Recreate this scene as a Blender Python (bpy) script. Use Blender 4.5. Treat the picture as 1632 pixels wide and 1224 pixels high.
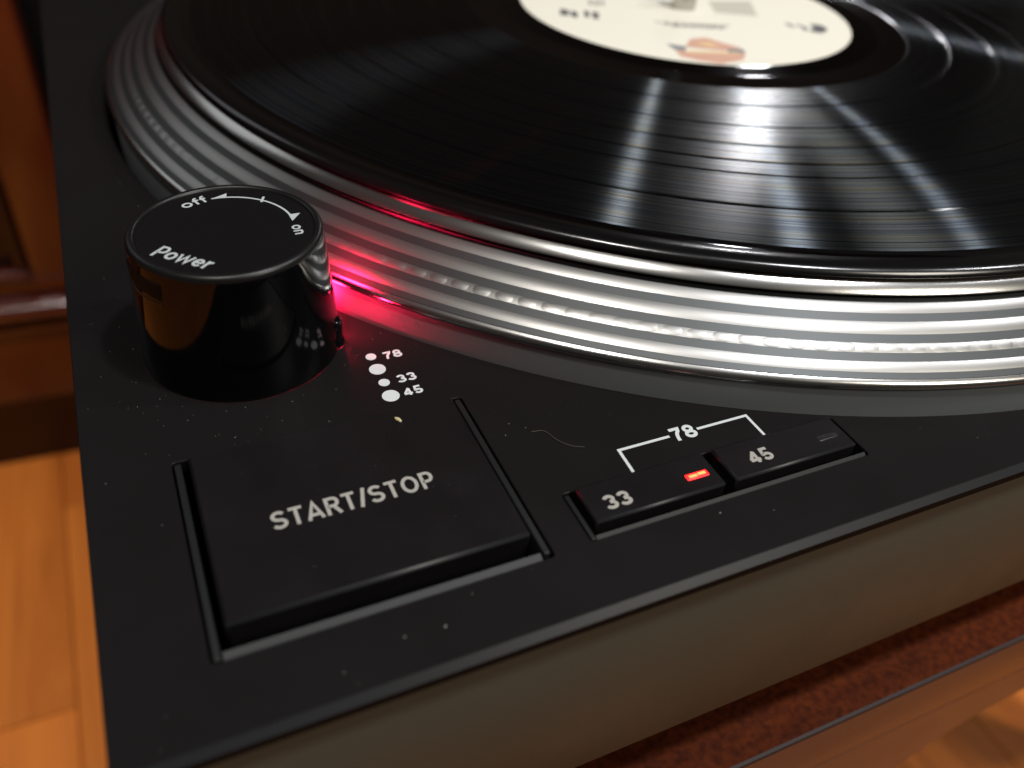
import bpy, bmesh, math, random
from mathutils import Vector, Matrix
random.seed(7)
S = bpy.context.scene
for o in list(bpy.data.objects):
    bpy.data.objects.remove(o)
COL = S.collection
K = 0.001                                   # everything below is written in millimetres
PI = math.pi

# ------------------------------------------------------------------ camera
CAM = Vector((15.4675, -52.266, 91.3856))
yaw, pitch, roll, FPX = 0.4787, -0.687, 0.0917, 1355.63
F = Vector((math.sin(yaw)*math.cos(pitch), math.cos(yaw)*math.cos(pitch), math.sin(pitch)))
Rt = F.cross(Vector((0, 0, 1))).normalized()
Up = Rt.cross(F)
Rr = Rt*math.cos(roll)+Up*math.sin(roll)
Uu = -Rt*math.sin(roll)+Up*math.cos(roll)
cd = bpy.data.cameras.new('camera')
cam = bpy.data.objects.new('camera', cd)
COL.objects.link(cam)
M = Matrix((Rr, Uu, -F)).transposed().to_4x4()
M.translation = CAM*K
cam.matrix_world = M
cd.sensor_width = 36
cd.lens = FPX/1632*36
cd.clip_start = 0.005
cd.clip_end = 20
cd.dof.use_dof = True
cd.dof.focus_distance = 0.141
cd.dof.aperture_fstop = 12.0
cd.dof.aperture_blades = 0
S.camera = cam

# ------------------------------------------------------------------ world, lamps, exposure
W = bpy.data.worlds.new('World')
S.world = W
W.use_nodes = True
W.node_tree.nodes['Background'].inputs[0].default_value = (1.0, 0.93, 0.85, 1)
W.node_tree.nodes['Background'].inputs[1].default_value = 0.035
S.view_settings.view_transform = 'Standard'
S.view_settings.look = 'None'
S.view_settings.exposure = 0.15
S.view_settings.gamma = 1

def area(name, loc, target, size, power, color, shape='DISK', sy=None):
    l = bpy.data.lights.new(name, 'AREA')
    l.shape = shape
    l.size = size*K
    if sy:
        l.size_y = sy*K
    l.energy = power
    l.color = color
    o = bpy.data.objects.new(name, l)
    COL.objects.link(o)
    o.location = Vector(loc)*K
    o.rotation_euler = (Vector(target)-Vector(loc)).to_track_quat('-Z', 'Y').to_euler()
    return o

PC = Vector((180.59, 175.37, 0))            # platter axis
CEN = Vector((120, 70, 10))
def dirlamp(name, L, d, size, power, color):
    L = Vector(L).normalized()
    return area(name, CEN+L*d, CEN, size, power, color)
dirlamp('ceiling_lamp', (-0.236, -0.195, 0.95), 1700, 90, 8.5, (1.0, 0.96, 0.92))
dirlamp('ceiling_lamp', (0.26, -0.24, 0.93), 1700, 120, 10.5, (0.97, 0.97, 1.0))
dirlamp('ceiling_lamp', (0.65, -0.16, 0.74), 1900, 80, 5, (0.97, 0.97, 1.0))
dirlamp('wall_lamp', (0.63, 0.70, 0.36), 2400, 75, 2.0, (0.97, 0.97, 1.0))
area('room_lamp', (600, -760, 800), (120, 60, 0), 300, 4.6, (1.0, 0.93, 0.82), 'SQUARE')
sl = bpy.data.lights.new('floor_fill_spot', 'SPOT')  # unseen spot added to brighten the floor on the left
sl.energy = 24
sl.color = (1.0, 0.86, 0.68)
sl.spot_size = math.radians(21)
sl.spot_blend = .35
sl.shadow_soft_size = .04
so = bpy.data.objects.new('floor_fill_spot', sl)
COL.objects.link(so)
so.location = Vector((-500, 230, 900))*K
so.rotation_euler = (Vector((-170, 330, -380))-Vector((-500, 230, 900))).to_track_quat('-Z', 'Y').to_euler()
def red_spot(loc, aim, e, size):
    l = bpy.data.lights.new('strobe_lamp', 'SPOT')
    l.energy = e
    l.color = (1.0, .012, .085)
    l.spot_size = math.radians(size)
    l.spot_blend = .9
    l.shadow_soft_size = .0008
    o = bpy.data.objects.new('strobe_lamp', l)
    COL.objects.link(o)
    o.location = Vector(loc)*K
    o.rotation_euler = (Vector(aim)-Vector(loc)).to_track_quat('-Z', 'Y').to_euler()
# the turntable's own strobe light, set between the power knob and the platter
red_spot((43.6, 76.2, 17.0), (66, 72, 17.2), .03, 40)
sl2 = sl.copy()
sl2.energy = 20
sl2.spot_size = math.radians(15)
so2 = bpy.data.objects.new('floor_fill_spot', sl2)  # second added spot, brightens the floor right of the table
COL.objects.link(so2)
so2.location = Vector((900, -500, 900))*K
so2.rotation_euler = (Vector((440, 30, -380))-Vector((900, -500, 900))).to_track_quat('-Z', 'Y').to_euler()
area('far_lamp', (-1150, 1900, 1350), (0, 300, -150), 900, 1.8, (0.93, 0.95, 1.0), 'SQUARE')

# ------------------------------------------------------------------ materials
def nmat(name):
    m = bpy.data.materials.new(name)
    m.use_nodes = True
    nt = m.node_tree
    return m, nt, nt.nodes['Principled BSDF']
def pbr(name, col, rough=.5, metal=0, spec=.5, bump=None, noise=None, coat=0, emit=None, aniso=0, vary=None):
    m, nt, b = nmat(name)
    b.inputs['Base Color'].default_value = (*col, 1)
    b.inputs['Roughness'].default_value = rough
    b.inputs['Metallic'].default_value = metal
    b.inputs['Specular IOR Level'].default_value = spec
    b.inputs['Coat Weight'].default_value = coat
    b.inputs['Coat Roughness'].default_value = .05
    tc = nt.nodes.new('ShaderNodeTexCoord')
    if emit:
        b.inputs['Emission Color'].default_value = (*emit[0], 1)
        b.inputs['Emission Strength'].default_value = emit[1]
    if aniso:
        b.inputs['Anisotropic'].default_value = aniso
        t = nt.nodes.new('ShaderNodeTangent')
        t.direction_type = 'RADIAL'
        t.axis = 'Z'
        nt.links.new(t.outputs[0], b.inputs['Tangent'])
    if bump:
        n = nt.nodes.new('ShaderNodeTexNoise')
        n.inputs['Scale'].default_value = bump[0]
        n.inputs['Detail'].default_value = 4
        nt.links.new(tc.outputs['Object'], n.inputs['Vector'])
        bp = nt.nodes.new('ShaderNodeBump')
        bp.inputs['Strength'].default_value = bump[1]
        bp.inputs['Distance'].default_value = bump[2]*K
        nt.links.new(n.outputs[0], bp.inputs['Height'])
        nt.links.new(bp.outputs[0], b.inputs['Normal'])
    if vary:                                # worn or handled roughness
        n = nt.nodes.new('ShaderNodeTexNoise')
        n.inputs['Scale'].default_value = vary[0]
        n.inputs['Detail'].default_value = 6
        nt.links.new(tc.outputs['Object'], n.inputs['Vector'])
        mr = nt.nodes.new('ShaderNodeMapRange')
        mr.inputs['From Min'].default_value = .3
        mr.inputs['From Max'].default_value = .7
        mr.inputs['To Min'].default_value = vary[1]
        mr.inputs['To Max'].default_value = vary[2]
        nt.links.new(n.outputs[0], mr.inputs['Value'])
        nt.links.new(mr.outputs[0], b.inputs['Roughness'])
    return m

def wood(name, c1, c2, scale, stretch, rough, spec=.5, coat=0., rot=0, mottled=0, per_object=0.):
    m, nt, b = nmat(name)
    N, L = nt.nodes, nt.links
    tc = N.new('ShaderNodeTexCoord')
    mp = N.new('ShaderNodeMapping')
    mp.inputs['Scale'].default_value = stretch
    mp.inputs['Rotation'].default_value = (0, 0, rot)
    L.new(tc.outputs['Object'], mp.inputs['Vector'])
    n = N.new('ShaderNodeTexNoise')
    n.inputs['Scale'].default_value = scale
    n.inputs['Detail'].default_value = 8
    n.inputs['Roughness'].default_value = .65
    n.inputs['Distortion'].default_value = .6
    vec = mp.outputs[0]
    if per_object:
        oi = N.new('ShaderNodeObjectInfo')
        ad = N.new('ShaderNodeVectorMath')
        ad.operation = 'ADD'
        sc = N.new('ShaderNodeVectorMath')
        sc.operation = 'SCALE'
        cx = N.new('ShaderNodeCombineXYZ')
        for i in range(3):
            L.new(oi.outputs['Random'], cx.inputs[i])
        L.new(cx.outputs[0], sc.inputs[0])
        sc.inputs['Scale'].default_value = 7.3
        L.new(vec, ad.inputs[0])
        L.new(sc.outputs[0], ad.inputs[1])
        vec = ad.outputs[0]
    L.new(vec, n.inputs['Vector'])
    r = N.new('ShaderNodeValToRGB')
    r.color_ramp.elements[0].position = .32
    r.color_ramp.elements[1].position = .68
    r.color_ramp.elements[0].color = (*c1, 1)
    r.color_ramp.elements[1].color = (*c2, 1)
    L.new(n.outputs[0], r.inputs[0])
    out = r.outputs[0]
    if per_object:
        hs = N.new('ShaderNodeHueSaturation')
        mr = N.new('ShaderNodeMapRange')
        mr.inputs['To Min'].default_value = 1-per_object
        mr.inputs['To Max'].default_value = 1+per_object
        L.new(oi.outputs['Random'], mr.inputs['Value'])
        L.new(mr.outputs[0], hs.inputs['Value'])
        L.new(out, hs.inputs['Color'])
        out = hs.outputs[0]
    if mottled:
        n2 = N.new('ShaderNodeTexNoise')
        n2.inputs['Scale'].default_value = mottled
        n2.inputs['Detail'].default_value = 5
        L.new(tc.outputs['Object'], n2.inputs['Vector'])
        mx = N.new('ShaderNodeMix')
        mx.data_type = 'RGBA'
        mx.blend_type = 'MULTIPLY'
        mx.inputs['Factor'].default_value = .55
        r2 = N.new('ShaderNodeValToRGB')
        r2.color_ramp.elements[0].position = .35
        r2.color_ramp.elements[1].position = .62
        r2.color_ramp.elements[0].color = (.35, .28, .22, 1)
        r2.color_ramp.elements[1].color = (1.45, 1.4, 1.0, 1)
        L.new(n2.outputs[0], r2.inputs[0])
        L.new(out, mx.inputs['A'])
        L.new(r2.outputs[0], mx.inputs['B'])
        out = mx.outputs['Result']
    L.new(out, b.inputs['Base Color'])
    b.inputs['Roughness'].default_value = rough
    b.inputs['Specular IOR Level'].default_value = spec
    b.inputs['Coat Weight'].default_value = coat
    b.inputs['Coat Roughness'].default_value = .12
    return m

M_deck = pbr('black_matte_paint', (.0088, .0078, .0079), .40, 0, .15, bump=(2600, .25, .05), vary=(60, .36, .46))
M_front = pbr('black_satin_panel', (.070, .075, .058), .6, .0, .14, bump=(3000, .3, .05), vary=(40, .42, .55))
M_black = pbr('black_plastic', (.006, .006, .0065), .35, 0, .45, bump=(1500, .15, .03))
M_edge = pbr('worn_sheen_edge', (.013, .014, .016), .34, 0, .4)  # wear and sheen: lighter, glossier black puts the highlight on front bevels
M_trim = pbr('dark_grey_plastic', (.012, .013, .013), .46, 0, .28, bump=(1200, .15, .03))
M_void = pbr('recess_shade_black', (.002, .002, .002), .8, 0, .1)  # near-black: the shade of wells and trays is put into the colour
M_button = pbr('button_plastic', (.0076, .0064, .0070), .36, 0, .28, bump=(2200, .2, .04), vary=(95, .32, .43))
M_knob = pbr('glossy_black_knob', (.0015, .0015, .002), .07, 0, .42, vary=(120, .05, .12))
M_knobtop = pbr('matte_black_cap', (.0045, .004, .0045), .42, 0, .3, bump=(2500, .2, .03))
M_bead = pbr('satin_black_rim', (.006, .006, .006), .36, 0, .45)
M_print = pbr('white_ink', (.64, .70, .70), .55, 0, .3)
M_print3 = pbr('knob_ink', (.50, .54, .55), .55, 0, .3)
M_print2 = pbr('grey_ink', (.40, .385, .35), .5, 0, .3)
M_led = pbr('red_light', (.6, .02, .01), .3, 0, .5, emit=((1, .012, .016), 3.0))
M_ledcore = pbr('red_light_core', (.8, .2, .05), .3, 0, .5, emit=((1, .12, .035), 4.2))
M_ledoff = pbr('unlit_red_lens', (.02, .018, .022), .25, 0, .5)
M_strobe = pbr('strobe_glow', (.6, .02, .05), .3, 0, .5, emit=((1, .010, .065), 75))
M_strobe2 = pbr('strobe_lens_glow', (.6, .02, .05), .3, 0, .5, emit=((1, .012, .065), 300))
M_alu = pbr('polished_aluminium', (.48, .475, .455), .22, 1, .5)
M_ridge = pbr('turned_aluminium', (.30, .296, .282), .34, 1, .5, bump=(900, .06, .03))
M_groove = pbr('grey_platter_paint', (.066, .070, .070), .42, .95, .5)
M_skirt = pbr('grey_skirt_paint', (.20, .212, .216), .5, 0, .5)
M_rubber = pbr('black_rubber', (.008, .008, .008), .6, 0, .3)
M_spindle = pbr('chromed_steel', (.5, .48, .45), .12, 1)
M_label = pbr('cream_paper', (.93, .90, .77), .6, 0, .3)
M_ink_d = pbr('black_label_ink', (.13, .13, .13), .6, 0, .3)
M_ink_g = pbr('grey_label_ink', (.42, .41, .36), .6, 0, .3)
M_ink_g2 = pbr('pale_grey_label_ink', (.62, .60, .50), .6, 0, .3)
M_ink_b = pbr('blue_grey_label_ink', (.28, .29, .30), .6, 0, .3)
M_ink_r = pbr('red_label_ink', (.72, .42, .31), .6, 0, .3)
M_ink_o = pbr('orange_label_ink', (.85, .60, .32), .6, 0, .3)
M_dust = pbr('dust', (.30, .30, .28), .8, 0, .2)
M_seed = pbr('crumb', (.62, .55, .30), .7, 0, .2)
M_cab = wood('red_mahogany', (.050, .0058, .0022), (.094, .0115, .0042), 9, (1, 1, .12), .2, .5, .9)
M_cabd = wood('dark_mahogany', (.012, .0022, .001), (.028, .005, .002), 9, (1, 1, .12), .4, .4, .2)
M_table = wood('table_mahogany', (.042, .0075, .0022), (.085, .0175, .0042), 40, (.25, 1, 1), .6, .04, 0., mottled=700)
M_tedge = pbr('table_edge_highlight', (.032, .022, .02), .5, 0, .15)  # greyer bevel colour paints the highlight line along the table's front edge
M_apron = wood('apron_mahogany', (.075, .033, .020), (.115, .048, .028), 20, (.15, 1, 1), .45, .4, .1)
M_floor = wood('parquet', (.44, .115, .018), (.78, .25, .042), 22, (1, .06, 1), .45, .3, 0., per_object=.16)
M_knobpanel = pbr('matte_black_panel', (.003, .003, .003), .6, 0, .15)
M_wall = pbr('plaster_wall', (.12, .10, .08), .8, 0, .2, bump=(40, .2, 1))
M_dark = pbr('gap_shadow_black', (.004, .003, .003), .9, 0, .1)  # near-black that paints the shadow gap beside the cabinet

# vinyl with pressed grooves
def vinyl():
    m, nt, b = nmat('grooved_vinyl')
    N, L = nt.nodes, nt.links
    tc = N.new('ShaderNodeTexCoord')
    sp = N.new('ShaderNodeSeparateXYZ')
    L.new(tc.outputs['Object'], sp.inputs[0])
    cx = N.new('ShaderNodeCombineXYZ')
    L.new(sp.outputs[0], cx.inputs[0])
    L.new(sp.outputs[1], cx.inputs[1])
    ln = N.new('ShaderNodeVectorMath')
    ln.operation = 'LENGTH'
    L.new(cx.outputs[0], ln.inputs[0])
    R = ln.outputs['Value']
    def radial_noise(scale, detail=3, off=0.):
        c = N.new('ShaderNodeCombineXYZ')
        L.new(R, c.inputs[0])
        c.inputs[1].default_value = off
        n = N.new('ShaderNodeTexNoise')
        n.inputs['Scale'].default_value = scale
        n.inputs['Detail'].default_value = detail
        L.new(c.outputs[0], n.inputs['Vector'])
        return n
    fine = radial_noise(2300, 4)
    hue = radial_noise(420, 2, 3.)
    ramp = N.new('ShaderNodeValToRGB')
    ramp.color_ramp.elements[0].position = .41
    ramp.color_ramp.elements[0].color = (.05, .05, .05, 1)
    ramp.color_ramp.elements[1].position = .63
    ramp.color_ramp.elements[1].color = (1, 1, 1, 1)
    L.new(fine.outputs[0], ramp.inputs[0])
    tint = N.new('ShaderNodeValToRGB')
    e = tint.color_ramp.elements
    e[0].position = .35
    e[0].color = (.50, .60, .80, 1)
    e[1].position = .65
    e[1].color = (.78, .74, .60, 1)
    mid = tint.color_ramp.elements.new(.5)
    mid.color = (.60, .70, .78, 1)
    L.new(hue.outputs[0], tint.inputs[0])
    mul = N.new('ShaderNodeMix')
    mul.data_type = 'RGBA'
    mul.blend_type = 'MULTIPLY'
    mul.inputs['Factor'].default_value = 1
    L.new(ramp.outputs[0], mul.inputs['A'])
    L.new(tint.outputs[0], mul.inputs['B'])
    tg = N.new('ShaderNodeTangent')
    tg.direction_type = 'RADIAL'
    tg.axis = 'Z'
    an = N.new('ShaderNodeBsdfAnisotropic')
    an.inputs['Roughness'].default_value = VR
    an.inputs['Anisotropy'].default_value = VA
    an.inputs['Rotation'].default_value = VROT
    L.new(tg.outputs[0], an.inputs['Tangent'])
    L.new(mul.outputs['Result'], an.inputs['Color'])
    b.inputs['Base Color'].default_value = (.0012, .0012, .0014, 1)
    b.inputs['Roughness'].default_value = .20
    hs = N.new('ShaderNodeMath')
    hs.operation = 'MULTIPLY'
    hs.inputs[1].default_value = .55
    L.new(ramp.outputs[0], hs.inputs[0])
    L.new(hs.outputs[0], b.inputs['Specular IOR Level'])
    ms = N.new('ShaderNodeMixShader')
    ms.inputs[0].default_value = VMIX
    L.new(b.outputs[0], ms.inputs[1])
    L.new(an.outputs[0], ms.inputs[2])
    L.new(ms.outputs[0], N['Material Output'].inputs[0])
    return m
VR, VA, VROT, VMIX = .5, .94, 0.0, .14
M_vinyl = vinyl()
M_valley = pbr('groove_valley_vinyl', (.0015, .0013, .0015), .08, 0, .3)
M_discrim = pbr('record_edge_vinyl', (.002, .0018, .002), .2, 0, .7)
M_smooth = pbr('smooth_vinyl', (.0015, .0013, .0015), .07, 0, .45)

# ------------------------------------------------------------------ helpers
def link(name, me, mat, parent=None, loc=(0, 0, 0)):
    o = bpy.data.objects.new(name, me)
    COL.objects.link(o)
    if mat and not me.materials:
        me.materials.append(mat)
    if parent:
        o.parent = parent
    o.location = Vector(loc)*K
    return o
def scaled(bm):
    for v in bm.verts:
        v.co *= K
def finish(name, bm, mat, parent=None, loc=(0, 0, 0), smooth=None):
    scaled(bm)
    bmesh.ops.recalc_face_normals(bm, faces=bm.faces)
    me = bpy.data.meshes.new(name)
    bm.to_mesh(me)
    bm.free()
    if smooth is not None:
        for p in me.polygons:
            p.use_smooth = True
        me.set_sharp_from_angle(angle=math.radians(smooth))
    return link(name, me, mat, parent, loc)
def add_box(bm, lo, hi, bev=0, seg=2):
    r = bmesh.ops.create_cube(bm, size=1)
    vs = r['verts']
    lo, hi = Vector(lo), Vector(hi)
    for v in vs:
        v.co = Vector(((lo[i]+hi[i])/2+v.co[i]*(hi[i]-lo[i]) for i in range(3)))
    if bev:
        es = list({e for v in vs for e in v.link_edges})
        bmesh.ops.bevel(bm, geom=es, offset=bev, segments=seg, profile=.5, affect='EDGES')
def box(name, lo, hi, mat, parent=None, bev=0, seg=2, origin=(0, 0, 0)):
    bm = bmesh.new()
    add_box(bm, Vector(lo)-Vector(origin), Vector(hi)-Vector(origin), bev, seg)
    return finish(name, bm, mat, parent, origin, 40)
def lathe(name, prof, mat, parent=None, loc=(0, 0, 0), seg=256, closed=False, smooth=30):
    bm = bmesh.new()
    rings = []
    for r, z in prof:
        if r < 1e-6:
            rings.append([bm.verts.new((0, 0, z))])
        else:
            rings.append([bm.verts.new((r*math.cos(2*PI*i/seg), r*math.sin(2*PI*i/seg), z)) for i in range(seg)])
    n = len(prof)
    for a in range(n if closed else n-1):
        A, B = rings[a], rings[(a+1) % n]
        for i in range(seg):
            j = (i+1) % seg
            if len(A) == 1 and len(B) == 1:
                continue
            if len(A) == 1:
                bm.faces.new((A[0], B[i], B[j]))
            elif len(B) == 1:
                bm.faces.new((A[i], B[0], A[j]))
            else:
                bm.faces.new((A[i], B[i], B[j], A[j]))
    return finish(name, bm, mat, parent, loc, smooth)
def empty(name, loc, label, cat, group=None, parent=None):
    o = bpy.data.objects.new(name, None)
    o.empty_display_size = .02
    COL.objects.link(o)
    o.location = Vector(loc)*K
    o['label'] = label
    o['category'] = cat
    if group:
        o['group'] = group
    return o
def tag(o, label, cat=None, group=None):
    o['label'] = label
    if cat:
        o['category'] = cat
    if group:
        o['group'] = group
    return o
def sheet(name, outer, holes, z0, z1, mat, parent=None, bev=0, loc=(0, 0, 0)):
    """flat plate with holes: a filled 2D curve given thickness and a bevel"""
    cu = bpy.data.curves.new(name, 'CURVE')
    cu.dimensions = '2D'
    cu.fill_mode = 'BOTH'
    SC = 100.0
    for poly in [outer]+holes:
        sp = cu.splines.new('POLY')
        sp.points.add(len(poly)-1)
        for i, (x, y) in enumerate(poly):
            sp.points[i].co = (x/SC, y/SC, 0, 1)
        sp.use_cyclic_u = True
    cu.extrude = ((z1-z0)/2-bev)/SC
    cu.bevel_depth = bev/SC
    cu.bevel_resolution = 0
    cu.offset = -bev/SC
    tmp = bpy.data.objects.new('tmp', cu)
    COL.objects.link(tmp)
    dg = bpy.context.evaluated_depsgraph_get()
    me = bpy.data.meshes.new_from_object(tmp.evaluated_get(dg))
    bpy.data.objects.remove(tmp)
    for v in me.vertices:
        v.co = Vector((v.co.x*SC*K, v.co.y*SC*K, (v.co.z*SC+(z0+z1)/2)*K))
    me.materials.clear()
    me.name = name
    for p in me.polygons:
        p.use_smooth = True
    me.set_sharp_from_angle(angle=math.radians(20))
    return link(name, me, mat, parent, loc)
def rrect(x0, y0, x1, y1, r, n=6):
    pts = []
    for cx, cy, a0 in ((x1-r, y1-r, 0), (x0+r, y1-r, 90), (x0+r, y0+r, 180), (x1-r, y0+r, 270)):
        for i in range(n+1):
            a = math.radians(a0+90*i/n)
            pts.append((cx+r*math.cos(a), cy+r*math.sin(a)))
    return pts
def circle(cx, cy, r, n=256):
    return [(cx+r*math.cos(2*PI*i/n), cy+r*math.sin(2*PI*i/n)) for i in range(n)]

# ---- lettering: every glyph is drawn as flat ribbons (real raised ink, 0.03 mm)
def arc(cx, cy, rx, ry, a0, a1, n=12):
    return [(cx+rx*math.cos(math.radians(a0+(a1-a0)*i/n)), cy+ry*math.sin(math.radians(a0+(a1-a0)*i/n))) for i in range(n+1)]
T = .17
GL = {
 'S': (.66, [arc(.33, .705, .235, .205, 28, 270)[:-1]+arc(.33, .29, .25, .205, 90, -158)]),
 'T': (.60, [[(.02, .915), (.58, .915)], [(.30, 0), (.30, .9)]]),
 'A': (.70, [[(.05, 0), (.35, .95), (.65, 0)], [(.17, .27), (.53, .27)]]),
 'R': (.66, [[(.10, 0), (.10, .915), (.38, .915)]+arc(.38, .70, .18, .215, 85, -90)+[(.12, .485)], [(.38, .46), (.60, 0)]]),
 'P': (.62, [[(.10, 0), (.10, .915), (.34, .915)]+arc(.34, .67, .2, .245, 85, -90)+[(.12, .425)]]),
 'O': (.78, [('c', arc(.39, .5, .30, .415, 0, 345, 23))]),
 '/': (.36, [[(.04, -.03), (.32, 1.03)]]),
 '3': (.60, [arc(.29, .71, .2, .205, 165, -95), arc(.29, .29, .23, .205, 95, -165)]),
 '4': (.62, [[(.43, 0), (.43, .88)], [(.45, .93), (.07, .29)], [(.03, .25), (.60, .25)]]),
 '5': (.60, [[(.52, .915), (.17, .915), (.12, .48)]+arc(.30, .30, .22, .215, 128, -160)]),
 '7': (.56, [[(.04, .915), (.50, .915)]+arc(.62, 0, .40, .8, 115, 180, 6)]),
 '8': (.62, [('c', arc(.31, .71, .185, .20, 0, 345, 23)), ('c', arc(.31, .285, .225, .20, 0, 345, 23))]),
 'o': (.62, [('c', arc(.31, .35, .22, .265, 0, 345, 23))]),
 'f': (.36, [[(.34, .915)]+arc(.28, .75, .12, .165, 95, 180, 6)+[(.16, 0)], [(.02, .6), (.34, .6)]]),
 'n': (.58, [[(.10, 0), (.10, .68)], [(.10, .42)]+arc(.29, .42, .18, .19, 150, 0, 8)+[(.47, 0)]]),
 'w': (.84, [[(.04, .69), (.22, .06), (.42, .64), (.62, .06), (.80, .69)]]),
 'e': (.60, [[(.12, .35), (.50, .35)], arc(.31, .35, .21, .265, 0, 325, 16)]),
 'r': (.42, [[(.10, 0), (.10, .68)], [(.10, .40)]+arc(.32, .38, .2, .22, 150, 80, 5)]),
}
def ribbon(bm, pts, t, z, th, closed=False, fx=None):
    P = [Vector((a, b)) for a, b in pts]
    n = len(P)
    L, Rr_ = [], []
    for i in range(n):
        if closed:
            d0 = (P[i]-P[i-1]).normalized()
            d1 = (P[(i+1) % n]-P[i]).normalized()
        else:
            d0 = (P[i]-P[i-1]).normalized() if i else (P[1]-P[0]).normalized()
            d1 = (P[i+1]-P[i]).normalized() if i < n-1 else d0
        n0 = Vector((-d0.y, d0.x))
        n1 = Vector((-d1.y, d1.x))
        m = (n0+n1)
        m = m.normalized() if m.length > 1e-4 else n0
        k = min(1/max(m.dot(n0), .35), 2.2)
        L.append(P[i]+m*t/2*k)
        Rr_.append(P[i]-m*t/2*k)
    f = fx or (lambda q: (q.x, q.y))
    tl = [bm.verts.new((*f(q), z+th)) for q in L]
    tr = [bm.verts.new((*f(q), z+th)) for q in Rr_]
    bl = [bm.verts.new((*f(q), z)) for q in L]
    br = [bm.verts.new((*f(q), z)) for q in Rr_]
    rng = n if closed else n-1
    for i in range(rng):
        j = (i+1) % n
        bm.faces.new((tl[i], tl[j], tr[j], tr[i]))
        bm.faces.new((tl[i], bl[i], bl[j], tl[j]))
        bm.faces.new((tr[i], tr[j], br[j], br[i]))
def lettering(text, x, y, h, width, ang, mat, parent, z, th=.03, t=T, gap=.10, italic=0., name='lettering'):
    """x, y: centre of the baseline run; width: whole run in mm"""
    tot = sum(GL[c][0] for c in text)+gap*(len(text)-1)
    sx = width/tot
    ca, sa = math.cos(ang), math.sin(ang)
    bm = bmesh.new()
    pen = 0
    k = 0
    for c in text:
        w, strokes = GL[c]
        for st in strokes:
            closed = isinstance(st, tuple)
            pts = st[1] if closed else st
            def fx(q, pen=pen):
                # q is in mm, unrotated
                return (q.x*ca-q.y*sa, q.x*sa+q.y*ca)
            mm = [((pen+a+italic*b)*sx-width/2, b*h) for a, b in pts]
            ribbon(bm, mm, t*(sx+h)/2, 0, th+.004*(k % 4), closed, fx)
            k += 1
        pen += w+gap
    return finish(name, bm, mat, parent, (x, y, z))
def flatpoly(name, polys, mat, parent, z, th=.03, origin=(0, 0)):
    bm = bmesh.new()
    for k, poly in enumerate(polys):
        vs = [bm.verts.new((x-origin[0], y-origin[1], 0)) for x, y in poly]
        f = bm.faces.new(vs)
        r = bmesh.ops.extrude_face_region(bm, geom=[f])
        for v in [g for g in r['geom'] if isinstance(g, bmesh.types.BMVert)]:
            v.co.z += th+.004*k
    return finish(name, bm, mat, parent, (origin[0], origin[1], z))
def lift(x, y, h):
    """a point read off on the deck plane, moved along the line of sight to height h"""
    q = Vector((x, y, 0))
    return q+(CAM-q)*(h/CAM.z)

# ================================================================== TURNTABLE
tt = empty('turntable', (0, 0, 0), 'matt black direct drive turntable with silver platter standing on the mahogany table', 'turntable')
WR = 167.6
SS = (11.9, 10.9, 57.4, 46.4)               # start/stop tray
SP = (63.2, 11.4, 114.2, 20.9)              # speed tray
sheet('deck_plate', rrect(0, 1.01, 453, 353, .8), [circle(PC.x, PC.y, WR), rrect(*SS, .6), rrect(*SP, .6)],
      -2.4, 0, M_deck, tt, bev=.12)
bm = bmesh.new()
for prof_, xa, xb in (([(1.0, 0), (.0, -.95), (0, -2.4), (1.0, -2.4)], 1.2, 451.8),):
    A = [bm.verts.new((xa, y, z)) for y, z in prof_]
    B = [bm.verts.new((xb, y, z)) for y, z in prof_]
    for i in range(4):
        bm.faces.new((A[i], B[i], B[(i+1) % 4], A[(i+1) % 4]))
    bm.faces.new(A)
    bm.faces.new(B)
o = finish('front_edge', bm, M_edge, tt)
o.data.materials.append(M_void)  # near-black lower face paints the dark strip under the bevel
for p in o.data.polygons:
    if p.normal.z < .3:
        p.material_index = 1
# body below the plate: an open box
bm = bmesh.new()
add_box(bm, (.6, .9, -44), (452.4, 3.2, -2.3), .3)
add_box(bm, (.6, 349.8, -44), (452.4, 352.2, -2.3), .3)
add_box(bm, (.6, 3.2, -43.9), (3.2, 349.8, -2.4))
add_box(bm, (449.8, 3.2, -43.9), (452.4, 349.8, -2.4))
add_box(bm, (3.2, 3.2, -43.9), (449.8, 349.8, -40))
finish('body', bm, M_front, tt, smooth=40)
lathe('platter_well', [(WR+.6, -2.3), (WR+.6, -9), (20, -9)], M_void, tt, PC, 192)
for x in (30, 423):
    for y in (34, 319):
        lathe('foot', [(0, -61), (20, -61), (22, -57), (22, -50), (18, -44.02)], M_rubber, tt, (x, y, 0), 48)

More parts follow.
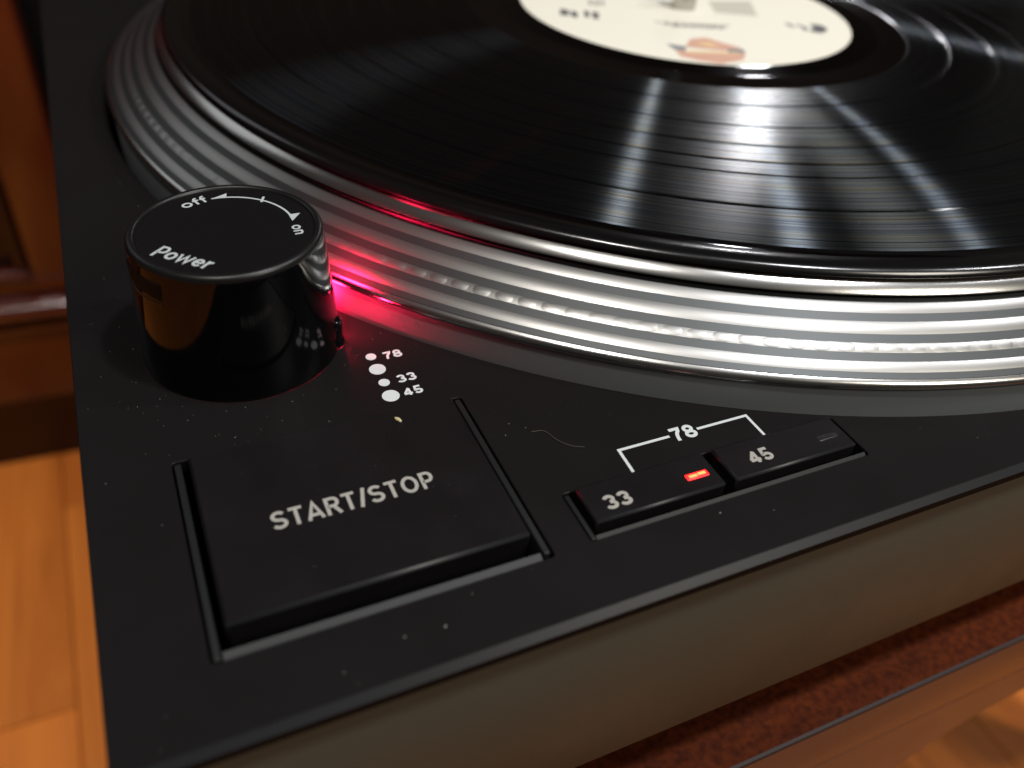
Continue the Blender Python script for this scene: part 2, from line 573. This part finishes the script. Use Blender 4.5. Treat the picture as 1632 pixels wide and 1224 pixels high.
# --- start/stop key
x0, y0, x1, y1 = SS
box('button_tray', (x0-.8, y0-.8, -6.2), (x1+.8, y1+.8, -5.6), M_void, tt)
def front_strip(bm, xa, xb, y, fw):
    pr = [(y, -5), (y, -.62), (y+.2, -.48), (y+fw, -.12), (y+fw+.15, -.3), (y+fw+.15, -5)]
    A = [bm.verts.new((xa, b, c)) for b, c in pr]
    B = [bm.verts.new((xb, b, c)) for b, c in pr]
    n = len(pr)
    for i in range(n):
        bm.faces.new((A[i], B[i], B[(i+1) % n], A[(i+1) % n]))
    bm.faces.new(A)
    bm.faces.new(B)
def edge_faces(o):
    o.data.materials.append(M_edge)
    for p in o.data.polygons:
        if p.normal.y < -.3 and p.normal.z > .3:
            p.material_index = 1
def tray_trim(x0, y0, x1, y1, w, fw, name='button_trim'):
    bm = bmesh.new()
    add_box(bm, (x0+.3, y0+.35, -5.6), (x0+.3+w, y1-.3, -.12), .25, 3)
    add_box(bm, (x1-.3-w, y0+.9, -5.6), (x1-.3, y1-.3, -.12), .25, 3)
    front_strip(bm, x0+.5+w, x1-.75-w, y0+.15, fw)
    return finish(name, bm, M_trim, tt, smooth=40)
tray_trim(x0, y0, x1, y1, 1.0, 1.15)
BH = .75
key = box('start_stop_button', (x0+2.35, y0+4.2, -5.0), (x1-1.75, y1-.12, BH), M_button, tt, bev=.45, seg=1)
edge_faces(key)
key['label'] = 'large square start and stop button'
a = lift(34.9, 28.65, BH)
lettering('START/STOP', a.x, a.y, 3.35, 23.6, math.radians(.6), M_print2, key, BH, t=.155)

# --- speed keys
x0, y0, x1, y1 = SP
box('button_tray', (x0-.8, y0-.8, -4.2), (x1+.8, y1+.8, -3.6), M_void, tt)
bm = bmesh.new()
add_box(bm, (x0+.3, y0+.3, -3.6), (x0+1.1, y1-.3, -.12), .22, 3)
front_strip(bm, x0+1.2, x1-.3, y0+.12, .7)
finish('button_trim', bm, M_trim, tt, smooth=40)
SH = 1.0
for i, (a0, a1, txt) in enumerate(((65.6, 88.3, '33'), (90.1, 114.1, '45'))):
    a = lift(a0, 14.1, SH)
    b = lift(a1, 20.85, SH)
    k_ = box('speed_button', (a.x, a.y, -3.4), (b.x, 20.62, SH), M_button, tt, bev=.36, seg=1)
    edge_faces(k_)
    k_['label'] = 'speed button reading '+txt+(' with its red lamp lit' if i == 0 else ' with its lamp dark')
    c = lift(70.6 if i == 0 else 96.8, 15.7 if i == 0 else 16.1, SH)
    lettering(txt, c.x, c.y, 2.6, 4.3, math.radians(0), M_print2, k_, SH, t=.19)
    c = lift(84.75 if i == 0 else 110.3, 17.2, SH)
    lens = box('indicator_lamp', (c.x-1.95, c.y-.62, SH-.2), (c.x+1.95, c.y+.62, SH+.12), M_led if i == 0 else M_ledoff, k_, bev=.2, seg=3)
    if i == 0:
        lens['label'] = 'lit red speed lamp'
        bm = bmesh.new()
        add_box(bm, (c.x-1.45, c.y-.28, SH+.13), (c.x-.02, c.y+.22, SH+.17), .02, 1)
        add_box(bm, (c.x+.16, c.y-.2, SH+.13), (c.x+1.5, c.y+.32, SH+.17), .02, 1)
        for v in bm.verts:
            v.co -= Vector((0, 0, 0))
        o = finish('indicator_glow', bm, M_ledcore, k_)

# --- printing on the deck
bm = bmesh.new()
BX0, BX1, BY = 76.0, 100.5, 26.15
BM = .5
ribbon(bm, [(75.75, 21.2), (BX0, BY), (85.4, BY)], BM, .004, .03)
ribbon(bm, [(90.7, BY), (BX1, BY), (100.55, 20.9)], BM, .004, .03)
finish('speed_bracket', bm, M_print, tt)
lettering('78', 88.05, 24.7, 2.9, 4.5, 0, M_print, tt, .004, t=.19, name='bracket_number')
for (x, y, r) in ((46.6, 61.4, .92), (46.65, 57.75, 1.42), (46.65, 54.0, .95), (46.65, 50.4, 1.45)):
    flatpoly('pitch_dot', [circle(x, y, r, 32)], M_print, tt, .004, origin=(x, y))
for txt, x, y in (('78', 50.35, 59.95), ('33', 50.6, 53.15), ('45', 50.5, 49.55)):
    lettering(txt, x, y, 1.95, 3.3, math.radians(2), M_print, tt, .004, t=.19, name='pitch_number')

# --- power knob on its strobe housing
KX, KY, KZ = 27.3, 72.7, 22.3
kn = lathe('power_knob', [(16.3, 0.02), (16.45, .5), (16.2, 5), (15.85, 10), (15.45, 15), (15.1, 20.4), (15.0, 21.4)],
           M_knob, tt, (KX, KY, 0), 128, smooth=60)
lathe('knob_rim', [(15.0, 21.4), (14.95, 21.9), (14.6, 22.35), (14.1, 22.5), (13.75, 22.35), (13.6, 22.0)], M_bead, kn, (0, 0, 0), 128, smooth=60)
lathe('knob_cap', [(13.6, 22.0), (13.55, 22.08), (0, 22.1)], M_knobtop, kn, (0, 0, 0), 128)
CZ = 22.11
lettering('off', -3.1, 9.0, 2.3, 4.5, math.radians(20), M_print3, kn, CZ, t=.145, gap=.04, name='knob_lettering')
lettering('on', 9.7, -3.5, 2.1, 3.1, math.radians(-88), M_print3, kn, CZ, t=.145, gap=.06, name='knob_lettering')
lettering('Power', -8.3, -7.9, 3.1, 9.8, math.radians(-42), M_print3, kn, CZ, t=.145, gap=.06, italic=.12, name='knob_lettering')
bm = bmesh.new()
ribbon(bm, arc(0, 0, 10.5, 10.5, 93, -1, 30), .36, 0, .03)
ribbon(bm, [(9.9*math.cos(.80), 9.9*math.sin(.80)), (11.7*math.cos(.86), 11.7*math.sin(.86))], .4, 0, .035)
def tri(bm, pts, z=.04):
    vs = [bm.verts.new((*q, z)) for q in pts]
    bm.faces.new(vs)
def pol(r, a):
    return (r*math.cos(math.radians(a)), r*math.sin(math.radians(a)))
tri(bm, [pol(10.4, 94), pol(10.5, 80), pol(11.9, 80)])
tri(bm, [pol(10.3, -3), pol(10.3, 9.5), pol(12.2, 8)])
finish('knob_arrow', bm, M_print3, kn, (0, 0, CZ))
PX, PY = 14.0, -5.2
# strobe lamp window: faces the platter, away from the photographer
bm = bmesh.new()
def window(bm, r0, r1, z0, z1, a0, a1, n=12):
    q = []
    for i in range(n+1):
        a = math.radians(a0+(a1-a0)*i/n)
        q.append([bm.verts.new((r*math.cos(a), r*math.sin(a), z)) for r, z in ((r0, z0), (r1, z0), (r1, z1), (r0, z1))])
    for i in range(n):
        for k in range(4):
            bm.faces.new((q[i][k], q[i][(k+1) % 4], q[i+1][(k+1) % 4], q[i+1][k]))
    bm.faces.new(q[0])
    bm.faces.new(q[-1][::-1])
window(bm, 2.0, 2.15, .9, 4.2, 10, 92, 16)
finish('strobe_window', bm, M_strobe2, kn, (PX, PY, 0))
bm = bmesh.new()
window(bm, 15.6, 17.0, 1.1, 4.2, 16, 52, 16)
finish('strobe_window', bm, M_strobe, kn)
bm = bmesh.new()
window(bm, 14.8, 15.60, 13.5, 19.6, 13, 40)
finish('strobe_window', bm, M_strobe, kn)
# thin matte black panel on the knob's side, lip along its lower edge
bm = bmesh.new()
window(bm, 15.0, 15.31, 16.6, 19.9, -176, -139, 12)
finish('knob_side_panel', bm, M_knobpanel, kn)
bm = bmesh.new()
window(bm, 15.05, 15.45, 16.2, 16.58, -176, -139, 12)
finish('knob_panel_lip', bm, M_bead, kn)
# strobe pod swelling out of the knob's foot on the platter side, its lens turned to the platter
lathe('strobe_housing', [(2.25, .03), (2.3, .3), (2.3, .85), (2.05, .9), (2.05, 4.2), (2.25, 4.25), (2.15, 4.8), (1.7, 5.3), (.8, 5.6), (0, 5.65)], M_knob, kn, (PX, PY, 0), 64, smooth=60)

# ================================================================== PLATTER
pl = bpy.data.objects.new('platter', None)
COL.objects.link(pl)
pl.parent = tt
pl.location = PC*K
pl.empty_display_size = .02
pl.name = 'platter'
R0, Z0, R1, Z1 = 152.5, 13.9, 166.3, 5.75
def cone(t, off=0):
    nx, nz = (Z0-Z1), (R1-R0)
    l = math.hypot(nx, nz)
    return (R0+(R1-R0)*t+off*nx/l, Z0+(Z1-Z0)*t+off*nz/l)
# painted body with its grooves and skirt
prof = [(148.0, 13.0), (151.4, 13.4), cone(-.02, -.5), cone(.01, -.9), cone(.03, -.3), cone(.045, 0), cone(.93, 0)]
prof += [cone(.945, -.25), cone(.96, -.4)]
lathe('platter_skirt', [(R1-.6, Z1-.5), (R1-.35, Z1-.8), (R1-.45, -6)], M_skirt, pl, (0, 0, 0), 384)
lathe('platter_body', prof, M_groove, pl, (0, 0, 0), 384, smooth=25)
lathe('platter_lip', [(148.9, 13.2), (149.0, 16.1), (149.3, 16.35), (150.3, 16.42), (150.55, 16.35), (152.55, 14.85), (152.7, 14.6), (152.5, 14.3), (151.6, 13.8)],
      M_alu, pl, (0, 0, 0), 384, smooth=25)
def ridge(t0, t1, h, name, n=8, mat=M_ridge):
    pr = [cone(t0, -.1)]+[cone(t0+(t1-t0)*i/n, .02+h*(1-(2*i/n-1)**2)) for i in range(n+1)]+[cone(t1, -.1)]
    return lathe(name, pr, mat, pl, (0, 0, 0), 384, smooth=30)
ridge(.055, .178, .06, 'strobe_band')
ridge(.277, .424, .08, 'strobe_band')
ridge(.527, .637, .045, 'strobe_band')
ridge(.737, .858, .06, 'strobe_band')
lathe('platter_rim', [cone(.93, -.1), cone(.94, .12), cone(.97, .13), (R1-.12, Z1+.14), (R1+.06, Z1-.08), (R1+.17, Z1-.36), (R1+.2, Z1-.66), (R1+.1, Z1-.95), (R1-.4, Z1-1.0)],
      M_alu, pl, (0, 0, 0), 384, smooth=40)
# the third band: round-ended strobe dots standing proud
ND = 240
ta, tb = .522, .64
a_, b_ = Vector(cone(ta)), Vector(cone(tb))
mid = (a_+b_)/2
half_v = (b_-a_).length/2
half_u = 2*PI*mid.x/ND*.45
bm = bmesh.new()
top, bot = [], []
for i in range(10):
    a = 2*PI*i/10
    u, v = math.cos(a), math.sin(a)
    u = math.copysign(abs(u)**.8, u)
    v = math.copysign(abs(v)**.8, v)
    top.append(bm.verts.new((v*half_v*.72, u*half_u*.86, .068)))
    bot.append(bm.verts.new((v*half_v*.97, u*half_u, .03)))
crown = bm.verts.new((0, 0, .074))
for i in range(10):
    bm.faces.new((top[i], top[(i+1) % 10], crown))
for i in range(10):
    j = (i+1) % 10
    bm.faces.new((bot[i], bot[j], top[j], top[i]))
scaled(bm)
bmesh.ops.recalc_face_normals(bm, faces=bm.faces)
dme = bpy.data.meshes.new('strobe_dot')
bm.to_mesh(dme)
bm.free()
for p in dme.polygons:
    p.use_smooth = True
dme.materials.append(M_ridge)
tilt = math.atan2(Z0-Z1, R1-R0)
for i in range(ND):
    a = 2*PI*i/ND
    o = bpy.data.objects.new('strobe_dot', dme)
    COL.objects.link(o)
    o.parent = pl
    o.matrix_local = Matrix.Rotation(a, 4, 'Z') @ Matrix.Translation((mid.x*K, 0, mid.y*K)) @ Matrix.Rotation(tilt, 4, 'Y')
lathe('spindle', [(0, 32.5), (1.6, 32.2), (2.9, 31), (3.55, 28.5), (3.6, 26), (3.6, 12)], M_spindle, pl, (0, 0, 0), 48, smooth=50)
lathe('mat_floor', [(3.6, 12.95), (148.2, 12.95)], M_groove, pl, (0, 0, 0), 96)

# ================================================================== MAT AND RECORD
matt = lathe('platter_mat', [(4, 13.0), (147.2, 13.0), (148.0, 13.4), (148.1, 15.2), (147.3, 15.8), (145.5, 15.9), (145, 15.5), (60, 15.5), (4, 15.5)], M_rubber, None, PC, 192)
tag(matt, 'black rubber mat on the platter, only its edge showing under the record', 'mat')
rec = empty('record', PC+Vector((0, 0, 15.95)), 'black twelve inch vinyl record with cream label lying on the silver platter', 'record')
zr = 0.0
H = 18.3-15.95
gaps = [77.5, 90.2, 100.6, 109.0, 115.2, 129.3]
prof = [(50.0, H-.05)]
def P(r, dz=0):
    prof.append((r, H+dz))
lathe('disc_body', [(3.7, 0), (146.0, 0.15), (148.5, 0), (150.3, .35), (151.0, 1.1), (150.7, 1.9), (149.6, 2.4), (148.3, H+.22), (147.0, H+.12), (146.2, H-.02)],
      M_discrim, rec, (0, 0, 0), 384, smooth=60)
lathe('lead_in', [(146.2, H-.02), (145.4, H-.12), (144.6, H-.10), (143.9, H-.06)], M_smooth, rec, (0, 0, 0), 384, smooth=60)
edges = [66.3]+gaps+[143.9]
# grooved tracks, with a smooth shiny valley between two tracks
for i in range(len(edges)-1):
    ra = edges[i]+(.42 if i else 0)
    rb = edges[i+1]-(.42 if i < len(edges)-2 else 0)
    lathe('track', [(ra, H-.06), (ra+.2, H), (rb-.2, H), (rb, H-.06)], M_vinyl, rec, (0, 0, 0), 384, smooth=8)
for g in gaps:
    lathe('track_gap', [(g-.42, H-.06), (g-.3, H-.08), (g-.17, H-.17), (g-.05, H-.24), (g+.05, H-.24), (g+.17, H-.17), (g+.3, H-.08), (g+.42, H-.06)], M_valley, rec, (0, 0, 0), 384, smooth=60)
lathe('dead_wax', [(66.3, H-.06), (65.9, H-.14), (58, H-.14), (57.6, H-.2), (57.2, H-.14), (53.5, H-.14), (52, H+.1), (50.4, H+.12), (3.7, H+.1)], M_smooth, rec, (0, 0, 0), 384, smooth=60)
lab = lathe('label', [(3.7, H+.14), (49.6, H+.16), (50.4, H+.12)], M_label, rec, (0, 0, 0), 256)
lab['label'] = 'cream centre label of the record'
LZ = H+.18
# printed matter of the label (soft in the photograph), in record coordinates
def loc2(x, y):
    return (x-PC.x, y-PC.y)
def ell(cx, cy, rx, ry, rot, n=28):
    c, s = math.cos(rot), math.sin(rot)
    return [(cx+rx*math.cos(2*PI*i/n)*c-ry*math.sin(2*PI*i/n)*s, cy+rx*math.cos(2*PI*i/n)*s+ry*math.sin(2*PI*i/n)*c) for i in range(n)]

def art(name, polys, mat, z=LZ):
    return flatpoly(name, polys, mat, lab, z, .01)
art('label_lettering', [[(-39.7, 5.6), (-37.6, 3.9), (-40.1, -1.2), (-42.3, 0)], [(-37.2, 3.3), (-35.9, 1.4), (-38.6, -3.6), (-39.7, -1.6)],
    [(-33.3, 2.6), (-32, 1.4), (-35, -4.0), (-35.8, -2.9)], [(-31.3, 1.2), (-29.6, .1), (-32.8, -5.9), (-34.1, -4.7)]], M_ink_d)
art('label_lettering', [[(-26.7, 12.3), (-25.6, 11.9), (-27.6, 6.9), (-28.7, 8.1)], [(-24.6, 11.8), (-23.4, 11.5), (-26.2, 5.9), (-27.2, 6.9)], [(-22.9, 11.2), (-21.8, 11), (-24.3, 6), (-25.2, 6.3)]], M_ink_g)
art('label_panel', [[(12.4, 4.4), (26.8, 2.0), (19.2, -12.4), (7.5, -6.5)]], M_ink_g2)
def bars(x0, y0, x1, y1, w, rows, pitch, seed_):
    r = random.Random(seed_)
    d = Vector((x1-x0, y1-y0))
    L_ = d.length
    d.normalize()
    nn = Vector((d.y, -d.x))
    out = []
    for k in range(rows):
        s_ = r.uniform(0, 3)+k*1.5
        e_ = L_-r.uniform(0, 3)-k*1.5
        while s_ < e_:
            l_ = r.uniform(1.0, 3.2)
            a_ = Vector((x0, y0))+d*s_+nn*k*pitch
            b_ = a_+d*min(l_, e_-s_)
            out.append([tuple(a_), tuple(b_), tuple(b_+nn*w), tuple(a_+nn*w)])
            s_ += l_+.6
    return out
art('label_fine_print', bars(-17.6, -10.6, 5.5, -19.0, .7, 3, 1.5, 3), M_ink_d)
art('label_emblem', [[(-24.7, -34.2), (-18.1, -37.2), (-6.0, -40.9), (-10.3, -45.2), (-18.1, -46.4), (-22.7, -43.0), (-26.0, -38.9)],
    [(-20.4, -32.5), (-15.0, -26.8), (-9.7, -26.7), (-7.6, -31.5), (-4.7, -36.3), (-5.7, -40.0), (-12.1, -37.3)]], M_ink_r)
art('label_emblem', [[(-24.3, -29.1), (-20.1, -32.1), (-22.1, -35.7), (-24.6, -33.7)], [(-9.0, -36.4), (-4.5, -38.4), (-7.2, -40.9), (-10.9, -39.1)]], M_ink_b, LZ+.03)
art('label_emblem', [[(-22.5, -35.3), (-15, -37.6), (-7.5, -40.2), (-8.5, -41.2), (-15.5, -39.4), (-23, -37.0)], [(-15.5, -30.2), (-11.5, -30.6), (-9.6, -34.2), (-13.6, -34)]], M_ink_o, LZ+.04)
art('label_emblem', [[(31.3, -22.0), (34.2, -23.8), (33.9, -27), (31.9, -29.3), (28.6, -30.6), (26.0, -28.2), (29.5, -26)], [(25.8, -21.6), (27.5, -22.6), (27.6, -26.2), (25.2, -27.6), (25.4, -26.0), (26.4, -24.6)],
    [(23.4, -19.8), (24.6, -20.3), (24.4, -24.2), (23.1, -23.6)]], M_ink_d)

# ================================================================== TABLE, FLOOR, CABINET
FZ = -380
tb = empty('side_table', (230, 170, FZ), 'dark mahogany table with scalloped apron under the turntable', 'table')
def TB(v):
    return Vector(v)-Vector((230, 170, FZ))
tbo = box('tabletop', TB((2, -4, -80)), TB((470, 362, -61)), M_table, tb, bev=.8, seg=2)
tbo.data.materials.append(M_tedge)
tbo.data.materials.append(M_apron)
for p in tbo.data.polygons:
    if p.normal.y < -.2 and p.normal.z > .2:
        p.material_index = 1
    elif p.normal.y < -.9:
        p.material_index = 2
prof2 = [(2, -80.03), (2, -379.5), (52, -379.5), (62, -300), (78, -215), (100, -165), (122, -137), (140, -121), (152, -111), (160, -104.5), (168, -100), (178, -96.8), (192, -95), (210, -94.4),
         (262, -94.4), (280, -95), (294, -96.8), (304, -100), (312, -104.5), (320, -111), (332, -121), (350, -137), (372, -165), (394, -215), (410, -300), (420, -379.5), (470, -379.5), (470, -80.03)]
bm = bmesh.new()
def slab(bm, poly, ya, yb):
    A = [bm.verts.new((x, ya, z)) for x, z in poly]
    B = [bm.verts.new((x, yb, z)) for x, z in poly]
    bm.faces.new(A)
    bm.faces.new(B[::-1])
    n = len(poly)
    for i in range(n):
        bm.faces.new((A[i], B[i], B[(i+1) % n], A[(i+1) % n]))
slab(bm, [TB((x, 0, z)).xz for x, z in prof2], -3.9-170, 16-170)
finish('apron', bm, M_apron, tb)
bm = bmesh.new()
slab(bm, [TB((x, 0, z)).xz for x, z in prof2], 340-170, 358-170)
finish('apron', bm, M_apron, tb)

fl = bpy.data.objects.new('floor', None)
bm = bmesh.new()
add_box(bm, (-2500, -1500, FZ-20), (4000, 2799, FZ-2.0))
fl = finish('floor', bm, M_floor)
fl['kind'] = 'structure'
pw = 62.0
plank_me = {}
def plank(x0, y0, x1, y1):
    L_ = round(y1-y0)
    if L_ not in plank_me:
        bm = bmesh.new()
        add_box(bm, (0, 0, -2.2), (pw-.5, L_-.5, 0), .5, 1)
        scaled(bm)
        bmesh.ops.recalc_face_normals(bm, faces=bm.faces)
        me = bpy.data.meshes.new('floor_plank')
        bm.to_mesh(me)
        bm.free()
        me.materials.append(M_floor)
        plank_me[L_] = me
    o = bpy.data.objects.new('floor_plank', plank_me[L_])
    COL.objects.link(o)
    o.parent = fl
    o.location = Vector((x0, y0, FZ))*K
for i in range(-8, 13):
    x = -14.5+i*pw
    off = (i*137) % 300
    for j in range(-3, 3):
        y = -off+j*300
        plank(x, y, x+pw, y+300)

# wall behind
o = box('wall', (-2500, 2800, FZ-1.9), (4000, 2830, 2200), M_wall)
o.name = 'wall'
o['kind'] = 'structure'

# cabinet: front plane parallel to its own x axis, turned a little
cab = empty('cabinet', (-118, 481, FZ), 'red mahogany cabinet with moulded door panel behind the turntable', 'cabinet')
cab.rotation_euler = (0, 0, math.atan2(-.063, .998))
Z = lambda z: z-FZ
def cbox(name, x0, x1, z0, z1, ya, yb, mat, bev=0, seg=3, parent=cab):
    return box(name, (x0, ya, Z(z0)), (x1, yb, Z(z1)), mat, parent, bev, seg)
XR = 97.0
cbox('plinth', -600, XR-3, FZ+.4, -312, 16, 120, M_cabd)  # dark wood puts the shade of the plinth recess into the colour
cbox('carcass', -600, XR, -311.8, 180, 12.6, 130, M_cabd)
cbox('base_board', -600, XR, -312, -257, 0, 12, M_cab, 1.5)
cbox('shadow_gap_block', XR+.5, XR+150, FZ+.4, 60, 20, 140, M_dark)  # added near-black block standing in for the shadow gap beside the cabinet
# base moulding: a moulded profile run along x
def run_profile(name, pts, xa, xb, mat):
    bm = bmesh.new()
    A = [bm.verts.new((xa, y, Z(z))) for y, z in pts]
    B = [bm.verts.new((xb, y, Z(z))) for y, z in pts]
    n = len(pts)
    for i in range(n-1):
        bm.faces.new((A[i], B[i], B[i+1], A[i+1]))
    bm.faces.new(A)
    bm.faces.new(B)
    return finish(name, bm, mat, cab, smooth=50)
run_profile('base_moulding', [(12, -257), (-2, -256.5), (-4, -254), (-3.5, -251), (1, -249), (2.5, -246.5), (-4, -245), (-9, -242), (-11, -238), (-9.5, -234), (-5, -231.5), (1, -231), (12, -230.5)], -600, XR+1, M_cab)
# door: stile on the right, rail below, moulded frame round a sunk panel
door = cbox('door', -600, XR-1, -230, -218, 0, 12, M_cab, 1)
cbox('stile', 64, XR-1, -217.8, 180, .2, 12, M_cab, 1, parent=door)
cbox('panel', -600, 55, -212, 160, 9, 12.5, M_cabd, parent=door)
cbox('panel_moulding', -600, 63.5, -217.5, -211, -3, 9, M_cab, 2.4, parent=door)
cbox('panel_moulding', 56, 63.5, -210.8, 160, -3, 9, M_cabd, 2.4, parent=door)  # darker than the lower moulding: its shadow line is painted in

# ================================================================== SMALL THINGS
def seed(name, x, y, z, rx, ry, rz, ang, mat, label, cat):
    bm = bmesh.new()
    bmesh.ops.create_icosphere(bm, subdivisions=3, radius=1)
    for v in bm.verts:
        k = 1+.12*math.sin(5*v.co.x+3*v.co.y)
        v.co = Vector((v.co.x*rx*k, v.co.y*ry*k, v.co.z*rz))
    bm.transform(Matrix.Rotation(ang, 4, 'Z'))
    o = finish(name, bm, mat, None, (x, y, z), 180)
    return tag(o, label, cat)
a = lift(45.9, 44.2, BH)
seed('crumb', a.x, a.y, BH+.25, .75, .32, .28, math.radians(-62), M_seed, 'pale yellow crumb near the back edge of the large start and stop button', 'crumb')

def fibre(name, pts, r, label):
    bm = bmesh.new()
    P_ = [Vector(q) for q in pts]
    rings = []
    for i, q in enumerate(P_):
        d = (P_[min(i+1, len(P_)-1)]-P_[max(i-1, 0)]).normalized()
        n = d.cross(Vector((0, 0, 1))).normalized()
        b = n.cross(d)
        rings.append([bm.verts.new(q+(n*math.cos(2*PI*k/6)+b*math.sin(2*PI*k/6))*r) for k in range(6)])
    for i in range(len(rings)-1):
        for k in range(6):
            bm.faces.new((rings[i][k], rings[i][(k+1) % 6], rings[i+1][(k+1) % 6], rings[i+1][k]))
    o = finish(name, bm, M_fibre, None, (0, 0, 0), 60)
    return tag(o, label, 'fibre')
M_fibre = pbr('lint', (.09, .085, .065), .8, 0, .2)
def smooth_pts(ctrl, n=8):
    out = []
    c = [Vector(q) for q in ctrl]
    c = [2*c[0]-c[1]]+c+[2*c[-1]-c[-2]]
    for i in range(1, len(c)-2):
        for k in range(n):
            t = k/n
            out.append(.5*((2*c[i])+(-c[i-1]+c[i+1])*t+(2*c[i-1]-5*c[i]+4*c[i+1]-c[i+2])*t*t+(-c[i-1]+3*c[i]-3*c[i+1]+c[i+2])*t**3))
    out.append(c[-2])
    return out
fibre('lint_fibre', smooth_pts([(64.8, 34.6, .1), (66.8, 34.0, .12), (67.9, 31.2, .15), (69.5, 29.4, .12), (71.2, 28.6, .1)]), .06,
      'thin curved grey fibre on the deck right of the start and stop button')
fibre('lint_fibre', smooth_pts([(113, 25.2, .1), (116, 24.2, .12), (118.2, 24.2, .12), (119.4, 25.4, .1)]), .04,
      'short fine fibre on the deck by the platter, behind the dark speed lamp')

bm = bmesh.new()
def speck(x, y, z, r):
    res = bmesh.ops.create_icosphere(bm, subdivisions=1, radius=1)
    a = random.uniform(0, PI)
    sx, sy = r*random.uniform(.7, 1.6), r*random.uniform(.6, 1)
    for v in res['verts']:
        X, Y = v.co.x*sx, v.co.y*sy
        v.co = Vector((x+X*math.cos(a)-Y*math.sin(a), y+X*math.sin(a)+Y*math.cos(a), z+(v.co.z+.9)*r*.5))
def free(x, y):
    if math.hypot(x-PC.x, y-PC.y) < WR+1 or math.hypot(x-KX, y-KY) < 17.2:
        return False
    for (a0, b0, a1, b1) in (SS, SP):
        if a0-.8 < x < a1+.8 and b0-.8 < y < b1+.8:
            return False
    return True
n = 0
while n < 130:
    if random.random() < .33:
        a, d = random.uniform(0, 2*PI), random.uniform(17.5, 30)
        x, y = KX+d*math.cos(a), KY+d*math.sin(a)
    else:
        x, y = random.uniform(2, 150), random.uniform(2, 150)
    if 1 < x and 1 < y and free(x, y):
        speck(x, y, 0, random.choice((.035, .045, .055, .07, .09)))
        n += 1
for k in range(34):
    speck(random.uniform(15, 55), random.uniform(16, 45), BH, random.choice((.025, .035, .045)))
for x, y, r in ((34.2, 6.2, .16), (39.4, 5.8, .17), (62.2, 37.6, .13), (60.6, 35.3, .11), (83.6, 9.4, .14), (16, 35, .12)):
    speck(x, y, 0, r)
for k in range(90):
    a_ = random.uniform(-2.9, -.4)
    r_ = math.sqrt(random.uniform(55**2, 144**2))
    speck(PC.x+r_*math.cos(a_), PC.y+r_*math.sin(a_), 18.31, random.choice((.035, .05, .07)))
o = finish('dust', bm, M_dust, None, (0, 0, 0), 180)
o['kind'] = 'stuff'
tag(o, 'scattered pale dust specks on the black deck around the knob', 'dust')
